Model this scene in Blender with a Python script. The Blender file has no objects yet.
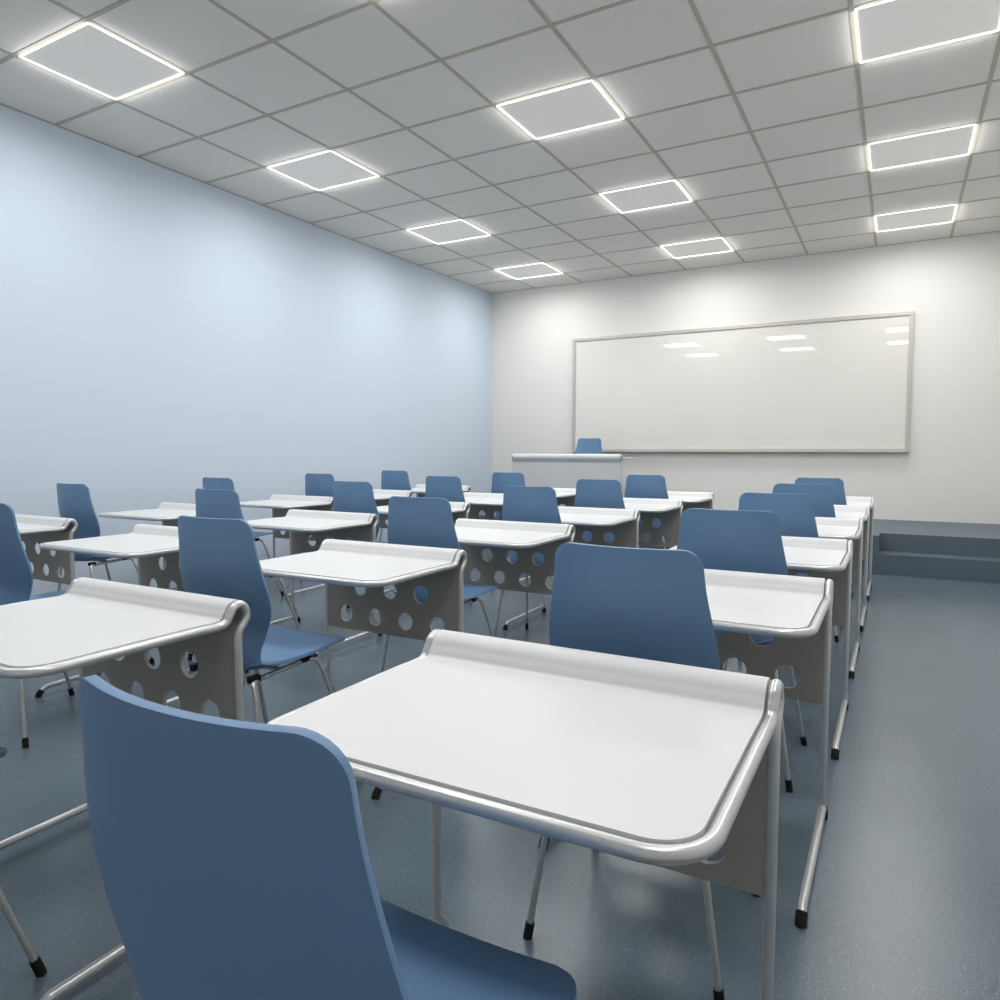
import bpy, bmesh, math
from mathutils import Vector, Matrix

SC = bpy.context.scene
COL = SC.collection

# ------------------------------------------------------------------ camera, world, exposure
EYE = 1.18
cam = bpy.data.cameras.new('camera')
cam.sensor_width = 36.0
cam.lens = 713.03 / 1000 * 36.0
cam.clip_start = 0.02
cam_ob = bpy.data.objects.new('camera', cam)
COL.objects.link(cam_ob)
cam_ob.location = (0, 0, EYE)
yaw, pitch = -0.50794, -0.06967
cam_ob.rotation_euler = (math.pi / 2 + pitch, 0, -yaw)
SC.camera = cam_ob

world = bpy.data.worlds.new('world')
SC.world = world
world.use_nodes = True
world.node_tree.nodes['Background'].inputs[0].default_value = (0.6, 0.65, 0.7, 1)
world.node_tree.nodes['Background'].inputs[1].default_value = 0.05

SC.view_settings.view_transform = 'Standard'
SC.view_settings.look = 'None'
SC.view_settings.exposure = 0.0
SC.view_settings.gamma = 1.0
SC.view_settings.use_curve_mapping = False
RING = 4.0           # radiance of the lower face of each lit frame
RING_SIDE = 3.5      # radiance of its thin side faces
GLOW_W = 0.31        # power of the unseen strips added to wash the ceiling around each light
LAMP_W = 18.8        # power of the lamp in each ceiling light

# ------------------------------------------------------------------ dimensions
XL, XR = -5.415, 1.165        # left wall, right wall
YB, YR = 9.48, -1.40          # front (whiteboard) wall, rear wall
ZC = 3.53                     # ceiling
TX, TY = 0.731, 0.6405        # ceiling module
GX, GY = -4.684, 2.458        # grid origin
PLAT_Y, PLAT_Z = 7.635, 0.369


# ------------------------------------------------------------------ materials
def principled(name, col, rough=0.5, metal=0.0, spec=0.5, coat=0.0, coat_rough=0.1):
    m = bpy.data.materials.new(name)
    m.use_nodes = True
    b = m.node_tree.nodes['Principled BSDF']
    b.inputs['Base Color'].default_value = (*col, 1)
    b.inputs['Roughness'].default_value = rough
    b.inputs['Metallic'].default_value = metal
    b.inputs['Specular IOR Level'].default_value = spec
    b.inputs['Coat Weight'].default_value = coat
    b.inputs['Coat Roughness'].default_value = coat_rough
    return m, b


def noise_col(m, b, c1, c2, scale, detail=3, stretch=(1, 1, 1)):
    nt = m.node_tree
    tc = nt.nodes.new('ShaderNodeTexCoord')
    mp = nt.nodes.new('ShaderNodeMapping')
    mp.inputs['Scale'].default_value = stretch
    no = nt.nodes.new('ShaderNodeTexNoise')
    no.inputs['Scale'].default_value = scale
    no.inputs['Detail'].default_value = detail
    mx = nt.nodes.new('ShaderNodeMix')
    mx.data_type = 'RGBA'
    mx.inputs[6].default_value = (*c1, 1)
    mx.inputs[7].default_value = (*c2, 1)
    nt.links.new(tc.outputs['Object'], mp.inputs[0])
    nt.links.new(mp.outputs[0], no.inputs['Vector'])
    nt.links.new(no.outputs['Fac'], mx.inputs[0])
    nt.links.new(mx.outputs[2], b.inputs['Base Color'])
    return tc, no


def bump(m, b, scale, strength, dist=0.001, detail=2, thresh=None):
    nt = m.node_tree
    tc = nt.nodes.new('ShaderNodeTexCoord')
    no = nt.nodes.new('ShaderNodeTexNoise')
    no.inputs['Scale'].default_value = scale
    no.inputs['Detail'].default_value = detail
    bu = nt.nodes.new('ShaderNodeBump')
    bu.inputs['Strength'].default_value = strength
    bu.inputs['Distance'].default_value = dist
    nt.links.new(tc.outputs['Object'], no.inputs['Vector'])
    nt.links.new(no.outputs['Fac'], bu.inputs['Height'])
    nt.links.new(bu.outputs[0], b.inputs['Normal'])


M = {}
M['wall_blue'], b = principled('blue_wall_paint', (0.60, 0.69, 0.79), 0.75, spec=0.25)
bump(M['wall_blue'], b, 180, 0.06)
M['wall_white'], b = principled('warm_white_wall_paint', (0.80, 0.785, 0.76), 0.8, spec=0.2)
bump(M['wall_white'], b, 180, 0.06)
M['tile'], b = principled('ceiling_tile', (0.795, 0.76, 0.715), 0.9, spec=0.1)
noise_col(M['tile'], b, (0.765, 0.74, 0.70), (0.785, 0.76, 0.72), 60, 5)
bump(M['tile'], b, 260, 0.25)
M['grid'], b = principled('ceiling_grid_metal', (0.46, 0.43, 0.36), 0.6, spec=0.3)
M['floor'], b = principled('polished_floor', (0.085, 0.115, 0.145), 0.15, spec=0.55)
noise_col(M['floor'], b, (0.099, 0.137, 0.168), (0.112, 0.156, 0.192), 1.6, 3)
bump(M['floor'], b, 260, 0.30, 0.0022, 1)
nt = M['floor'].node_tree                 # fine pale flecks: glints off the floor's bumps painted into its colour
base = b.inputs['Base Color'].links[0].from_socket
vo = nt.nodes.new('ShaderNodeTexVoronoi')
vo.inputs['Scale'].default_value = 130
lt = nt.nodes.new('ShaderNodeMath')
lt.operation = 'LESS_THAN'
lt.inputs[1].default_value = 0.15
fl = nt.nodes.new('ShaderNodeMix')
fl.data_type = 'RGBA'
fl.inputs[7].default_value = (0.32, 0.35, 0.38, 1)
tco = nt.nodes.new('ShaderNodeTexCoord')
nt.links.new(tco.outputs['Object'], vo.inputs['Vector'])
nt.links.new(vo.outputs['Distance'], lt.inputs[0])
nt.links.new(lt.outputs[0], fl.inputs[0])
nt.links.new(base, fl.inputs[6])
nt.links.new(fl.outputs[2], b.inputs['Base Color'])
M['platform'], b = principled('platform_covering', (0.095, 0.130, 0.162), 0.45, spec=0.45)
bump(M['platform'], b, 190, 0.16, 0.002, 1)
M['laminate'], b = principled('white_laminate', (0.69, 0.70, 0.71), 0.38, spec=0.35)
M['panel'], b = principled('warm_grey_panel', (0.34, 0.318, 0.288), 0.5, spec=0.35)
M['silver'], b = principled('satin_silver_tube', (0.60, 0.61, 0.61), 0.34, metal=0.6)
M['chrome'], b = principled('satin_steel_tube', (0.55, 0.55, 0.54), 0.30, metal=0.7)
M['rubber'], b = principled('black_rubber', (0.008, 0.0075, 0.0075), 0.6, spec=0.25)
M['blue'], b = principled('blue_plastic', (0.120, 0.232, 0.405), 0.42, spec=0.5)
bump(M['blue'], b, 900, 0.05, 0.0004)
M['board'], b = principled('whiteboard_enamel', (0.785, 0.77, 0.73), 0.012, spec=0.5)
M['board_frame'], b = principled('board_frame_metal', (0.55, 0.53, 0.49), 0.4, metal=0.35)
M['teacher'], b = principled('pale_grey_desk_panel', (0.62, 0.635, 0.65), 0.45, spec=0.4)
M['lens'], b = principled('ceiling_light_panel', (0.93, 0.895, 0.85), 0.7, spec=0.2)
b.inputs['Emission Color'].default_value = (1.0, 0.985, 0.96, 1)
b.inputs['Emission Strength'].default_value = 0.10
for key, nm, val in (('lit', 'lit_frame', RING), ('lit_side', 'lit_frame_side', RING_SIDE)):
    m = bpy.data.materials.new(nm)
    m.use_nodes = True
    nt = m.node_tree
    nt.nodes.clear()
    em = nt.nodes.new('ShaderNodeEmission')
    em.inputs[0].default_value = (1.0, 0.985, 0.96, 1)
    em.inputs[1].default_value = val
    out = nt.nodes.new('ShaderNodeOutputMaterial')
    nt.links.new(em.outputs[0], out.inputs[0])
    M[key] = m


# ------------------------------------------------------------------ mesh helpers
def link(name, me, mat, parent=None, smooth=True):
    ob = bpy.data.objects.new(name, me)
    COL.objects.link(ob)
    me.materials.append(mat)
    if smooth:
        me.polygons.foreach_set('use_smooth', [True] * len(me.polygons))
    if parent is not None:
        ob.parent = parent
    return ob


def from_bm(name, bm, mat, parent=None, smooth=False):
    bmesh.ops.recalc_face_normals(bm, faces=bm.faces)
    me = bpy.data.meshes.new(name)
    bm.to_mesh(me)
    bm.free()
    return link(name, me, mat, parent, smooth)


def add_box(bm, x0, x1, y0, y1, z0, z1):
    g = bmesh.ops.create_cube(bm, size=1)
    bmesh.ops.scale(bm, vec=(x1 - x0, y1 - y0, z1 - z0), verts=g['verts'])
    bmesh.ops.translate(bm, vec=((x0 + x1) / 2, (y0 + y1) / 2, (z0 + z1) / 2), verts=g['verts'])


def box(name, x0, x1, y0, y1, z0, z1, mat, parent=None, bevel=0.0):
    bm = bmesh.new()
    add_box(bm, x0, x1, y0, y1, z0, z1)
    if bevel:
        bmesh.ops.bevel(bm, geom=list(bm.edges), offset=bevel, segments=3, affect='EDGES', profile=0.5)
    return from_bm(name, bm, mat, parent)


def fillet(pts, r, n=6):
    """Round the corners of a polyline. pts: list of (Vector, radius or None)."""
    P = [Vector(p) for p in pts]
    res = [P[0]]
    for i in range(1, len(P) - 1):
        a, c, d = P[i - 1], P[i], P[i + 1]
        rr = r[i] if isinstance(r, (list, tuple)) else r
        u, v = (a - c), (d - c)
        lu, lv = u.length, v.length
        u.normalize(); v.normalize()
        ang = u.angle(v)
        t = min(rr / max(math.tan(ang / 2), 1e-4), lu * 0.49, lv * 0.49)
        s, e = c + u * t, c + v * t
        for k in range(n + 1):
            q = k / n
            res.append(s * (1 - q) ** 2 + c * 2 * q * (1 - q) + e * q * q)
    res.append(P[-1])
    return res


def tube_bm(bm, path, rad, seg=14, closed_ends=True):
    P = [Vector(p) for p in path]
    n = len(P)
    rings = []
    t0 = (P[1] - P[0]).normalized()
    ref = Vector((1, 0, 0)) if abs(t0.x) < 0.9 else Vector((0, 0, 1))
    nrm = (ref - t0 * ref.dot(t0)).normalized()
    pt = t0
    for i in range(n):
        if i == 0:
            t = t0
        elif i == n - 1:
            t = (P[i] - P[i - 1]).normalized()
        else:
            t = ((P[i + 1] - P[i]).normalized() + (P[i] - P[i - 1]).normalized()).normalized()
        q = pt.rotation_difference(t)
        nrm = q @ nrm
        nrm = (nrm - t * nrm.dot(t)).normalized()
        pt = t
        bi = t.cross(nrm)
        rr = rad[i] if isinstance(rad, (list, tuple)) else rad
        rings.append([bm.verts.new(P[i] + (nrm * math.cos(a) + bi * math.sin(a)) * rr)
                      for a in (2 * math.pi * k / seg for k in range(seg))])
    for i in range(n - 1):
        for k in range(seg):
            bm.faces.new((rings[i][k], rings[i][(k + 1) % seg], rings[i + 1][(k + 1) % seg], rings[i + 1][k]))
    if closed_ends:
        for rg in (rings[0][::-1], rings[-1]):
            cap = bm.faces.new(rg)
            for e in cap.edges:
                e.smooth = False


def tube(name, path, rad, mat, parent=None, seg=14):
    bm = bmesh.new()
    tube_bm(bm, path, rad, seg)
    ob = from_bm(name, bm, mat, parent, True)
    return ob


def empty(name, label, cat, loc, group=None, rz=0.0):
    o = bpy.data.objects.new(name, None)
    COL.objects.link(o)
    o.empty_display_size = 0.1
    o.location = loc
    o.rotation_euler = (0, 0, rz)
    o['label'] = label
    o['category'] = cat
    if group:
        o['group'] = group
    return o


def struct(ob):
    ob['kind'] = 'structure'
    return ob


def copy_tree(o, parent=None):
    c = o.copy()
    COL.objects.link(c)
    if parent is not None:
        c.parent = parent
        c.matrix_parent_inverse = o.matrix_parent_inverse.copy()
    for ch in list(o.children):
        copy_tree(ch, c)
    return c


# ------------------------------------------------------------------ the room
struct(box('floor', XL - 0.1, XR + 0.1, YR - 0.1, YB + 0.1, -0.1, 0, M['floor']))
struct(box('ceiling', XL - 0.1, XR + 0.1, YR - 0.1, YB + 0.1, ZC, ZC + 0.1, M['tile']))
struct(box('wall_left', XL - 0.1, XL, YR - 0.1, YB + 0.1, 0, ZC, M['wall_blue']))
struct(box('wall_right', XR, XR + 0.1, YR - 0.1, YB + 0.1, 0, ZC, M['wall_white']))
struct(box('wall_front', XL, XR, YB, YB + 0.1, 0, ZC, M['wall_white']))
struct(box('wall_rear', XL, XR, YR - 0.1, YR, 0, ZC, M['wall_white']))

# suspended ceiling grid
bm = bmesh.new()
GW, GD = 0.0125, 0.004
k = -1
while GX + k * TX < XR + 0.01:
    x = GX + k * TX
    if XL + 0.03 < x < XR - 0.03:
        add_box(bm, x - GW, x + GW, YR, YB, ZC - GD, ZC + 0.001)
    k += 1
k = -7
while GY + k * TY < YB - 0.03:
    y = GY + k * TY
    if y > YR + 0.02:
        add_box(bm, XL, XR, y - GW, y + GW, ZC - GD + 0.0003, ZC + 0.001)
    k += 1
for (x0, x1, y0, y1) in ((XL, XL + 0.018, YR, YB), (XR - 0.018, XR, YR, YB), (XL, XR, YB - 0.018, YB), (XL, XR, YR, YR + 0.018)):
    add_box(bm, x0, x1, y0, y1, ZC - GD + 0.0006, ZC + 0.001)
struct(from_bm('trim_1', bm, M['grid']))

# raised platform with a step cut into its right part
RX0, RY, SZ = -0.128, 7.90, 0.195
bm = bmesh.new()
add_box(bm, XL, RX0, PLAT_Y, YB, 0, PLAT_Z)
add_box(bm, RX0, XR, RY, YB, 0, PLAT_Z)
struct(from_bm('trim_2', bm, M['platform']))
struct(box('trim_3', RX0, XR, PLAT_Y, RY, 0, SZ, M['platform']))

# ------------------------------------------------------------------ ceiling lights
def make_light():
    t = empty('ceiling_light', 'x', 'ceiling light', (0, 0, ZC), 'square ceiling lights with a glowing white edge')
    hx, hy, w, d = TX / 2 - 0.018, TY / 2 - 0.018, 0.0062, 0.006
    bm = bmesh.new()
    add_box(bm, -hx + w, hx - w, -hy + w, hy - w, -d * 0.2, -0.0005)
    from_bm('diffuser_panel', bm, M['lens'], t)
    bm = bmesh.new()
    z0, z1 = -d, -0.0005
    add_box(bm, -hx, hx, -hy, -hy + w, z0, z1)
    add_box(bm, -hx, hx, hy - w, hy, z0, z1)
    add_box(bm, -hx, -hx + w, -hy + w, hy - w, z0, z1)
    add_box(bm, hx - w, hx, -hy + w, hy - w, z0, z1)
    fr = from_bm('lit_frame', bm, M['lit'], t)
    fr.data.materials.append(M['lit_side'])
    for p in fr.data.polygons:
        if abs(p.normal.z) < 0.5:
            p.material_index = 1
    la = bpy.data.lights.new('ceiling_lamp', 'AREA')
    la.shape = 'RECTANGLE'
    la.size, la.size_y = 2 * (hx - w) - 0.01, 2 * (hy - w) - 0.01
    la.energy = LAMP_W
    la.spread = math.radians(172)
    la.color = (1.0, 0.986, 0.963)
    lo = bpy.data.objects.new('lamp', la)
    COL.objects.link(lo)
    lo.location = (0, 0, -0.006)
    lo.parent = t
    for (x, y, rz, ln) in ((0, -hy, 0, 2 * hx), (hx, 0, math.pi / 2, 2 * hy), (0, hy, math.pi, 2 * hx), (-hx, 0, -math.pi / 2, 2 * hy)):  # unseen area lights added along the frame to make the ceiling halo
        la = bpy.data.lights.new('halo_fill', 'AREA')
        la.shape = 'RECTANGLE'
        la.size, la.size_y = ln * 0.96, 0.046
        la.energy = GLOW_W * ln / 0.65
        la.color = (1.0, 0.99, 0.965)
        lo = bpy.data.objects.new('halo_fill', la)
        COL.objects.link(lo)
        lo.rotation_euler = (-math.pi / 2, 0, rz)
        lo.location = (x * 1.012, y * 1.012, -0.025)
        lo.parent = t
    return t


COLNAME = {0: 'over the desks by the blue wall', 3: 'along the middle of the ceiling', 6: 'over the desks by the open aisle'}
ROWNAME = {-3: 'added overhead of the viewer to brighten the near desks', 0: 'nearest the viewer', 3: 'second from the viewer', 6: 'third from the viewer', 9: 'closest to the whiteboard wall'}
proto = None
for i in (0, 3, 6):
    for j in (-3, 0, 3, 6, 9):  # the row above the viewer is added to brighten the near desks
        if proto is None:
            o = proto = make_light()
        else:
            o = copy_tree(proto)
        o.location = (GX + (i + 0.5) * TX, GY + (j + 0.5) * TY, ZC)
        o['label'] = 'white-edged square ceiling light %s, %s' % (COLNAME[i], ROWNAME[j])

# ------------------------------------------------------------------ whiteboard
bx0, bx1, bz0, bz1 = -4.075, 0.113, 1.155, 2.755
t = empty('whiteboard', 'long glossy whiteboard in a pale metal frame on the front wall', 'whiteboard', ((bx0 + bx1) / 2, YB, bz0))
hw, hh, fw = (bx1 - bx0) / 2, bz1 - bz0, 0.045
box('writing_surface', -hw + fw - 0.005, hw - fw + 0.005, -0.030, -0.012, fw - 0.005, hh - fw + 0.005, M['board'], t)
bm = bmesh.new()
add_box(bm, -hw, hw, -0.045, -0.001, hh - fw, hh)
add_box(bm, -hw, hw, -0.045, -0.001, 0, fw)
add_box(bm, -hw, -hw + fw, -0.045, -0.001, fw, hh - fw)
add_box(bm, hw - fw, hw, -0.045, -0.001, fw, hh - fw)
bmesh.ops.bevel(bm, geom=list(bm.edges), offset=0.004, segments=2, affect='EDGES', profile=0.5)
from_bm('frame', bm, M['board_frame'], t)
box('pen_ledge', -hw + 0.01, hw - 0.01, -0.085, -0.044, 0.002, 0.016, M['board_frame'], t, 0.003)

# ------------------------------------------------------------------ student desk
HW = 0.355            # half width between tube centre lines
TR = 0.0110
ZT = 0.7275           # tube centre height along the flat top
# centre line of the side tube in (y, z), local to the leg
ROLL = [(-0.050, ZT), (-0.026, 0.748), (-0.012, 0.767), (0.008, 0.7725), (0.024, 0.760), (0.029, 0.740),
        (0.020, 0.722), (0.006, 0.706), (0.0, 0.684), (0.0, 0.62)]


def smooth_poly(pts, n=5):
    """Catmull-Rom through the points."""
    P = [Vector(p) for p in pts]
    P = [P[0] * 2 - P[1]] + P + [P[-1] * 2 - P[-2]]
    res = []
    for i in range(1, len(P) - 2):
        a, b_, c, d = P[i - 1:i + 3]
        for k in range(n):
            t = k / n
            res.append(0.5 * ((2 * b_) + (c - a) * t + (2 * a - 5 * b_ + 4 * c - d) * t * t + (3 * b_ - a - 3 * c + d) * t ** 3))
    res.append(P[-2])
    return res


def side_curve(z_end=0.62):
    pts = [(-0.14, ZT)] + ROLL
    return [Vector((0, p.x, p.y)) for p in smooth_poly([(a, b_, 0) for a, b_ in pts], 5)]


def sheet(name, prof, half, thick, mat, parent, nx=10, corner=0.0):
    """Extrude a (y, z) profile across x; the profile is the upper face, thickness goes to the right of travel.
    With corner > 0 the first end has rounded corners."""
    P = [Vector((0, a, b_)) for a, b_ in prof]
    if corner:
        head = []
        y0, z0 = prof[0]
        for k in range(9):
            a = math.pi / 2 * k / 8
            head.append((y0 + corner * (1 - math.cos(a)), half - corner + corner * math.sin(a)))
        prof2 = [(y, z0, w) for y, w in head] + [(a, b_, half) for a, b_ in prof[1:]]
    else:
        prof2 = [(a, b_, half) for a, b_ in prof]
    n = len(prof2)
    top, bot = [], []
    bm = bmesh.new()
    for i, (y, z, w) in enumerate(prof2):
        a = prof2[max(i - 1, 0)]
        c = prof2[min(i + 1, n - 1)]
        t = Vector((0, c[0] - a[0], c[1] - a[1]))
        if t.length < 1e-6:
            t = Vector((0, 1, 0))
        t.normalize()
        nr = Vector((0, t.z, -t.y))        # below / inside
        row_t, row_b = [], []
        for k in range(nx + 1):
            x = -w + 2 * w * k / nx
            row_t.append(bm.verts.new((x, y, z)))
            row_b.append(bm.verts.new(Vector((x, y, z)) + nr * thick))
        top.append(row_t)
        bot.append(row_b)
    for i in range(n - 1):
        for k in range(nx):
            bm.faces.new((top[i][k], top[i][k + 1], top[i + 1][k + 1], top[i + 1][k]))
            bm.faces.new((bot[i][k], bot[i + 1][k], bot[i + 1][k + 1], bot[i][k + 1]))
        bm.faces.new((top[i][0], top[i + 1][0], bot[i + 1][0], bot[i][0]))
        bm.faces.new((top[i][nx], bot[i][nx], bot[i + 1][nx], top[i + 1][nx]))
    for k in range(nx):
        bm.faces.new((top[0][k], bot[0][k], bot[0][k + 1], top[0][k + 1]))
        bm.faces.new((top[-1][k], top[-1][k + 1], bot[-1][k + 1], bot[-1][k]))
    for e in bm.edges:
        e.smooth = True
    bmesh.ops.recalc_face_normals(bm, faces=bm.faces)
    for e in bm.edges:
        if len(e.link_faces) == 2 and e.calc_face_angle(0) > 0.7:
            e.smooth = False
    return from_bm(name, bm, mat, parent, True)


def holed_panel(name, half, z0, z1, thick, holes, rad, mat, parent, cy=0.0):
    cu = bpy.data.curves.new('panel_curve', 'CURVE')
    cu.dimensions = '2D'
    cu.fill_mode = 'BOTH'
    cu.extrude = thick / 2 - 0.0012
    cu.bevel_depth = 0.0012
    cu.bevel_resolution = 1

    def poly(pts):
        sp = cu.splines.new('POLY')
        sp.points.add(len(pts) - 1)
        for p, q in zip(sp.points, pts):
            p.co = (q[0], q[1], 0, 1)
        sp.use_cyclic_u = True
    poly([(-half, z0), (half, z0), (half, z1), (-half, z1)])
    for hx, hz in holes:
        poly([(hx + rad * math.cos(a), hz + rad * math.sin(a)) for a in (2 * math.pi * k / 32 for k in range(32))])
    tmp = bpy.data.objects.new('tmp', cu)
    COL.objects.link(tmp)
    dg = bpy.context.evaluated_depsgraph_get()
    me = bpy.data.meshes.new_from_object(tmp.evaluated_get(dg))
    bpy.data.objects.remove(tmp)
    me.transform(Matrix.Translation((0, cy, 0)) @ Matrix.Rotation(math.pi / 2, 4, 'X'))
    me.materials.clear()
    me.name = name
    return link(name, me, mat, parent, False)


def make_desk(name='student_desk', half=HW, front=-0.533, zs=0.0, holes=True, panel_z=0.394, panel_mat='panel', label='x'):
    t = empty(name, label, 'desk', (0, 0, 0))
    sc = [(p.y, p.z + zs) for p in side_curve()]
    # white top: offset the tube centre line upwards so that it lies flush with the tube
    up = []
    for i, (y, z) in enumerate(sc):
        a = sc[max(i - 1, 0)]
        c = sc[min(i + 1, len(sc) - 1)]
        tx, tz = c[0] - a[0], c[1] - a[1]
        l = math.hypot(tx, tz)
        nx_, nz_ = -tz / l, tx / l
        up.append((y + nx_ * 0.0115, z + nz_ * 0.0115))
    cut = 44
    lam = [(front + TR + 0.0015, ZT + zs + 0.0115)] + [(front + 0.12 + 0.05 * k, ZT + zs + 0.0115) for k in range(int((-0.16 - (front + 0.12)) / 0.05) + 1)] + up[:cut]
    sheet('desktop', lam, half - TR - 0.0012, 0.010, M['laminate'], t, corner=0.060)
    # grey carrier under the top that runs on into the panel
    inn = []
    for i, (y, z) in enumerate(sc):
        a = sc[max(i - 1, 0)]
        c = sc[min(i + 1, len(sc) - 1)]
        tx, tz = c[0] - a[0], c[1] - a[1]
        l = math.hypot(tx, tz)
        nx_, nz_ = -tz / l, tx / l
        inn.append((y + nx_ * 0.0008, z + nz_ * 0.0008))
    back = [(y, z) for y, z in inn]
    sheet('underside', [(front + 0.02, ZT + zs + 0.0008), (front + 0.12, ZT + zs + 0.0008)] + back, half - 0.004, 0.006, M[panel_mat], t, corner=0.06)
    if holes:
        hl = [(x, 0.585) for x in (-0.162, 0, 0.162)] + [(x, 0.462) for x in (-0.243, -0.081, 0.081, 0.243)]
        holed_panel('modesty_panel', half - 0.006, panel_z, 0.664, 0.012, hl, 0.0385, M[panel_mat], t)
    else:
        holed_panel('modesty_panel', half - 0.006, panel_z, 0.664 + zs, 0.012, [], 0.03, M[panel_mat], t)
    # edge tube: left roll, near edge, right roll in one piece
    left = [Vector((-half, y, z)) for y, z in sc[::-1]]
    right = [Vector((half, y, z)) for y, z in sc]
    cr = 0.075
    mid = []
    for k in range(9):
        a = math.pi / 2 * k / 8
        mid.append(Vector((-half + cr * (1 - math.cos(a)), front + cr - cr * math.sin(a), ZT + zs)))
    for k in range(9):
        a = math.pi / 2 * k / 8
        mid.append(Vector((half - cr + cr * math.sin(a), front + cr * (1 - math.cos(a)), ZT + zs)))
    tube('edge_tube', left + mid + right, TR, M['silver'], t, 16)
    for s in (-1, 1):
        x = s * half
        leg = fillet([(x, 0, 0.621 + zs), (x, 0, 0.125), (x, 0.030, 0.088), (x, 0.030, 0.050)], 0.02)
        tube('leg', leg, 0.0109, M['silver'], t, 14)
        fy = front - 0.010
        ft = fillet([(x, 0.034, 0.036), (x, 0.016, 0.046), (x, fy + 0.035, 0.040), (x, fy + 0.010, 0.022)], 0.012)
        f = tube('foot', ft, 0.0120, M['silver'], t, 14)
        tube('rubber_cap', [(x, 0.036, 0.038), (x, 0.050, 0.022), (x, 0.052, 0.0)], 0.0145, M['rubber'], f, 12)
        tube('rubber_cap', [(x, fy + 0.014, 0.026), (x, fy + 0.001, 0.014), (x, fy - 0.004, 0.0)], 0.0145, M['rubber'], f, 12)
    return t


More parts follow.
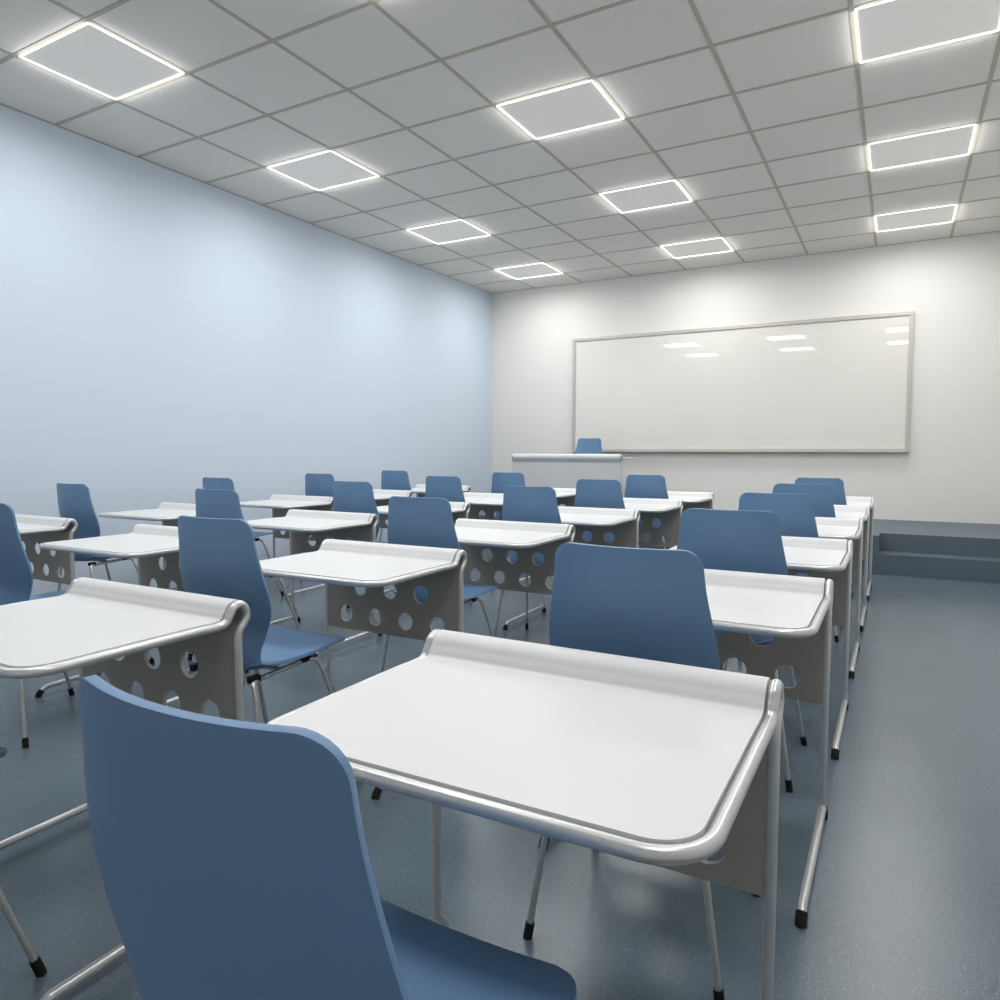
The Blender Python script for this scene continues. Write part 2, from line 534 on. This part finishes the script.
# ------------------------------------------------------------------ chair
def make_chair(label='x'):
    t = empty('chair', label, 'chair', (0, 0, 0))
    # y, z of the centre line, half width, forward/upward offset of the side edges
    prof = [(0.386, 0.970, 0.166, 0.033), (0.390, 0.88, 0.174, 0.038), (0.397, 0.80, 0.188, 0.042), (0.409, 0.72, 0.198, 0.048),
            (0.419, 0.66, 0.190, 0.052), (0.421, 0.61, 0.165, 0.054), (0.415, 0.565, 0.150, 0.052), (0.413, 0.525, 0.146, 0.050),
            (0.422, 0.494, 0.153, 0.047), (0.440, 0.478, 0.170, 0.042), (0.50, 0.472, 0.190, 0.038), (0.57, 0.474, 0.201, 0.035),
            (0.64, 0.482, 0.206, 0.030), (0.72, 0.494, 0.204, 0.022), (0.79, 0.504, 0.201, 0.014), (0.828, 0.503, 0.198, 0.010)]
    n = 4
    P = []
    pts = [Vector((a, b_, 0)) for a, b_, _, _ in prof]
    wp = [Vector((c, d, 0)) for _, _, c, d in prof]
    A, B = smooth_poly(pts, n), smooth_poly(wp, n)
    S = [0.0]
    for i in range(1, len(A)):
        S.append(S[-1] + (A[i] - A[i - 1]).length)
    # extra samples near both ends for the rounded corners
    R1, R2 = 0.040, 0.055
    L = S[-1]
    samp = [R1 * (1 - math.cos(math.pi / 2 * k / 7)) for k in range(8)]
    samp += [s for s in S if R1 + 0.005 < s < L - R2 - 0.005]
    samp += [L - R2 * (1 - math.cos(math.pi / 2 * k / 7)) for k in range(7, -1, -1)]

    def at(arr, s):
        for i in range(1, len(S)):
            if s <= S[i] + 1e-9:
                q = (s - S[i - 1]) / max(S[i] - S[i - 1], 1e-9)
                return arr[i - 1].lerp(arr[i], q)
        return arr[-1]
    NX = 16
    bm = bmesh.new()
    rows = []
    for s in samp:
        c, wo = at(A, s), at(B, s)
        c2, c1 = at(A, min(s + 0.004, L)), at(A, max(s - 0.004, 0))
        tg = (c2 - c1).normalized()
        nr = Vector((0, -tg.y, tg.x))       # (y,z) of the inner normal: forward / up
        w = wo.x
        if s < R1:
            w = w - R1 + math.sqrt(max(R1 * R1 - (R1 - s) ** 2, 0))
        if L - s < R2:
            q = R2 - (L - s)
            w = w - R2 + math.sqrt(max(R2 * R2 - q * q, 0))
        row = []
        for k in range(NX + 1):
            u = -1 + 2 * k / NX
            uu = u * w / wo.x
            off = wo.y * abs(uu) ** 2.1
            yy = c.x + nr.y * off
            zz = c.y + nr.z * off
            row.append(bm.verts.new((u * w, yy, zz)))
        rows.append(row)
    for i in range(len(rows) - 1):
        for k in range(NX):
            bm.faces.new((rows[i][k], rows[i][k + 1], rows[i + 1][k + 1], rows[i + 1][k]))
    bmesh.ops.recalc_face_normals(bm, faces=bm.faces)
    me = bpy.data.meshes.new('seat_shell')
    bm.to_mesh(me)
    bm.free()
    sh = link('seat_shell', me, M['blue'], t)
    so = sh.modifiers.new('thickness', 'SOLIDIFY')
    so.thickness = 0.011
    so.offset = 0
    be = sh.modifiers.new('soft_edge', 'BEVEL')
    be.width = 0.0035
    be.segments = 3
    be.limit_method = 'ANGLE'
    be.angle_limit = math.radians(55)
    # under-seat frame: two runners and a cross bar
    bm = bmesh.new()
    zr = 0.457
    for s in (-1, 1):
        tube_bm(bm, [(s * 0.135, 0.43, zr - 0.002), (s * 0.135, 0.70, zr + 0.012)], 0.0085, 12)
    tube_bm(bm, [(-0.135, 0.56, zr + 0.004), (0.135, 0.56, zr + 0.004)], 0.0085, 12)
    from_bm('under_frame', bm, M['chrome'], t, True)
    for s in (-1, 1):
        for (y, z) in ((0.445, 0.466), (0.665, 0.476)):
            box('bracket', s * 0.135 - 0.013, s * 0.135 + 0.013, y - 0.020, y + 0.020, z - 0.014, z + 0.008, M['rubber'], t, 0.004)
    for s in (-1, 1):
        for (y0, y1, z0, yf) in ((0.47, 0.425, zr - 0.001, 0.398), (0.66, 0.705, zr + 0.010, 0.835)):
            p = fillet([(s * 0.135, y0, z0), (s * 0.150, y1, z0), (s * 0.168, y1 + (0.014 if y1 > 0.6 else -0.004), z0 - 0.05), (s * 0.2245, yf, 0.028)], [0, 0.025, 0.03, 0])
            lg = tube('leg', p, 0.0082, M['chrome'], t, 12)
            q0 = Vector(p[-1]); q1 = Vector(p[-2]); d = (q1 - q0).normalized()
            tube('rubber_foot', [q0 + d * 0.012, q0 - d * 0.014, Vector((q0.x - d.x * .03, q0.y - d.y * .03, 0.0))], 0.0115, M['rubber'], lg, 12)
    return t


COLX = [-4.545, -3.206, -1.866, -0.526]       # column centres from the blue wall to the aisle
ROW0, PITCH = 1.287, 1.105
CN = ['in the column beside the blue wall', 'in the second column from the blue wall', 'in the second column from the open aisle', 'in the column beside the open aisle']
RN = ['nearest row', 'second row from the viewer', 'third row from the viewer', 'fourth row from the viewer', 'second row from the platform', 'front row by the platform']

desk0 = chair0 = None
for r in range(6):
    for c in range(4):
        if r == 0 and c < 2:
            continue                              # wholly outside the picture
        if desk0 is None:
            d = desk0 = make_desk()
            d['group'] = 'white student desks in rows'
        else:
            d = copy_tree(desk0)
        d.location = (COLX[c], ROW0 + PITCH * r, 0)
        d['label'] = 'white-topped student desk %s, %s' % (CN[c], RN[r])
        if (r, c) == (1, 0):
            continue
        if chair0 is None:
            ch = chair0 = make_chair()
            ch['group'] = 'blue chairs at the student desks'
        else:
            ch = copy_tree(chair0)
        ch.location = (COLX[c] + (0.009 if c == 3 else -0.012), PITCH * r - (0.024 if c == 3 else 0.008), 0)
        ch['label'] = 'blue chair %s, %s' % (CN[c], RN[r])

# ------------------------------------------------------------------ teacher's desk and chair on the platform
td = make_desk('teacher_desk', 0.735, -0.538, -0.018, False, 0.12, 'teacher',
               "wide teacher's desk with plain pale grey front panel on the platform")
td.location = (-3.645, 8.23, PLAT_Z)
td.rotation_euler = (0, 0, math.pi)
tc = copy_tree(chair0)
tc['label'] = "single blue chair behind the wide teacher's desk, below the whiteboard"
if 'group' in tc:
    del tc['group']
tc.location = (-3.61, 9.36, PLAT_Z)
tc.rotation_euler = (0, 0, math.pi)
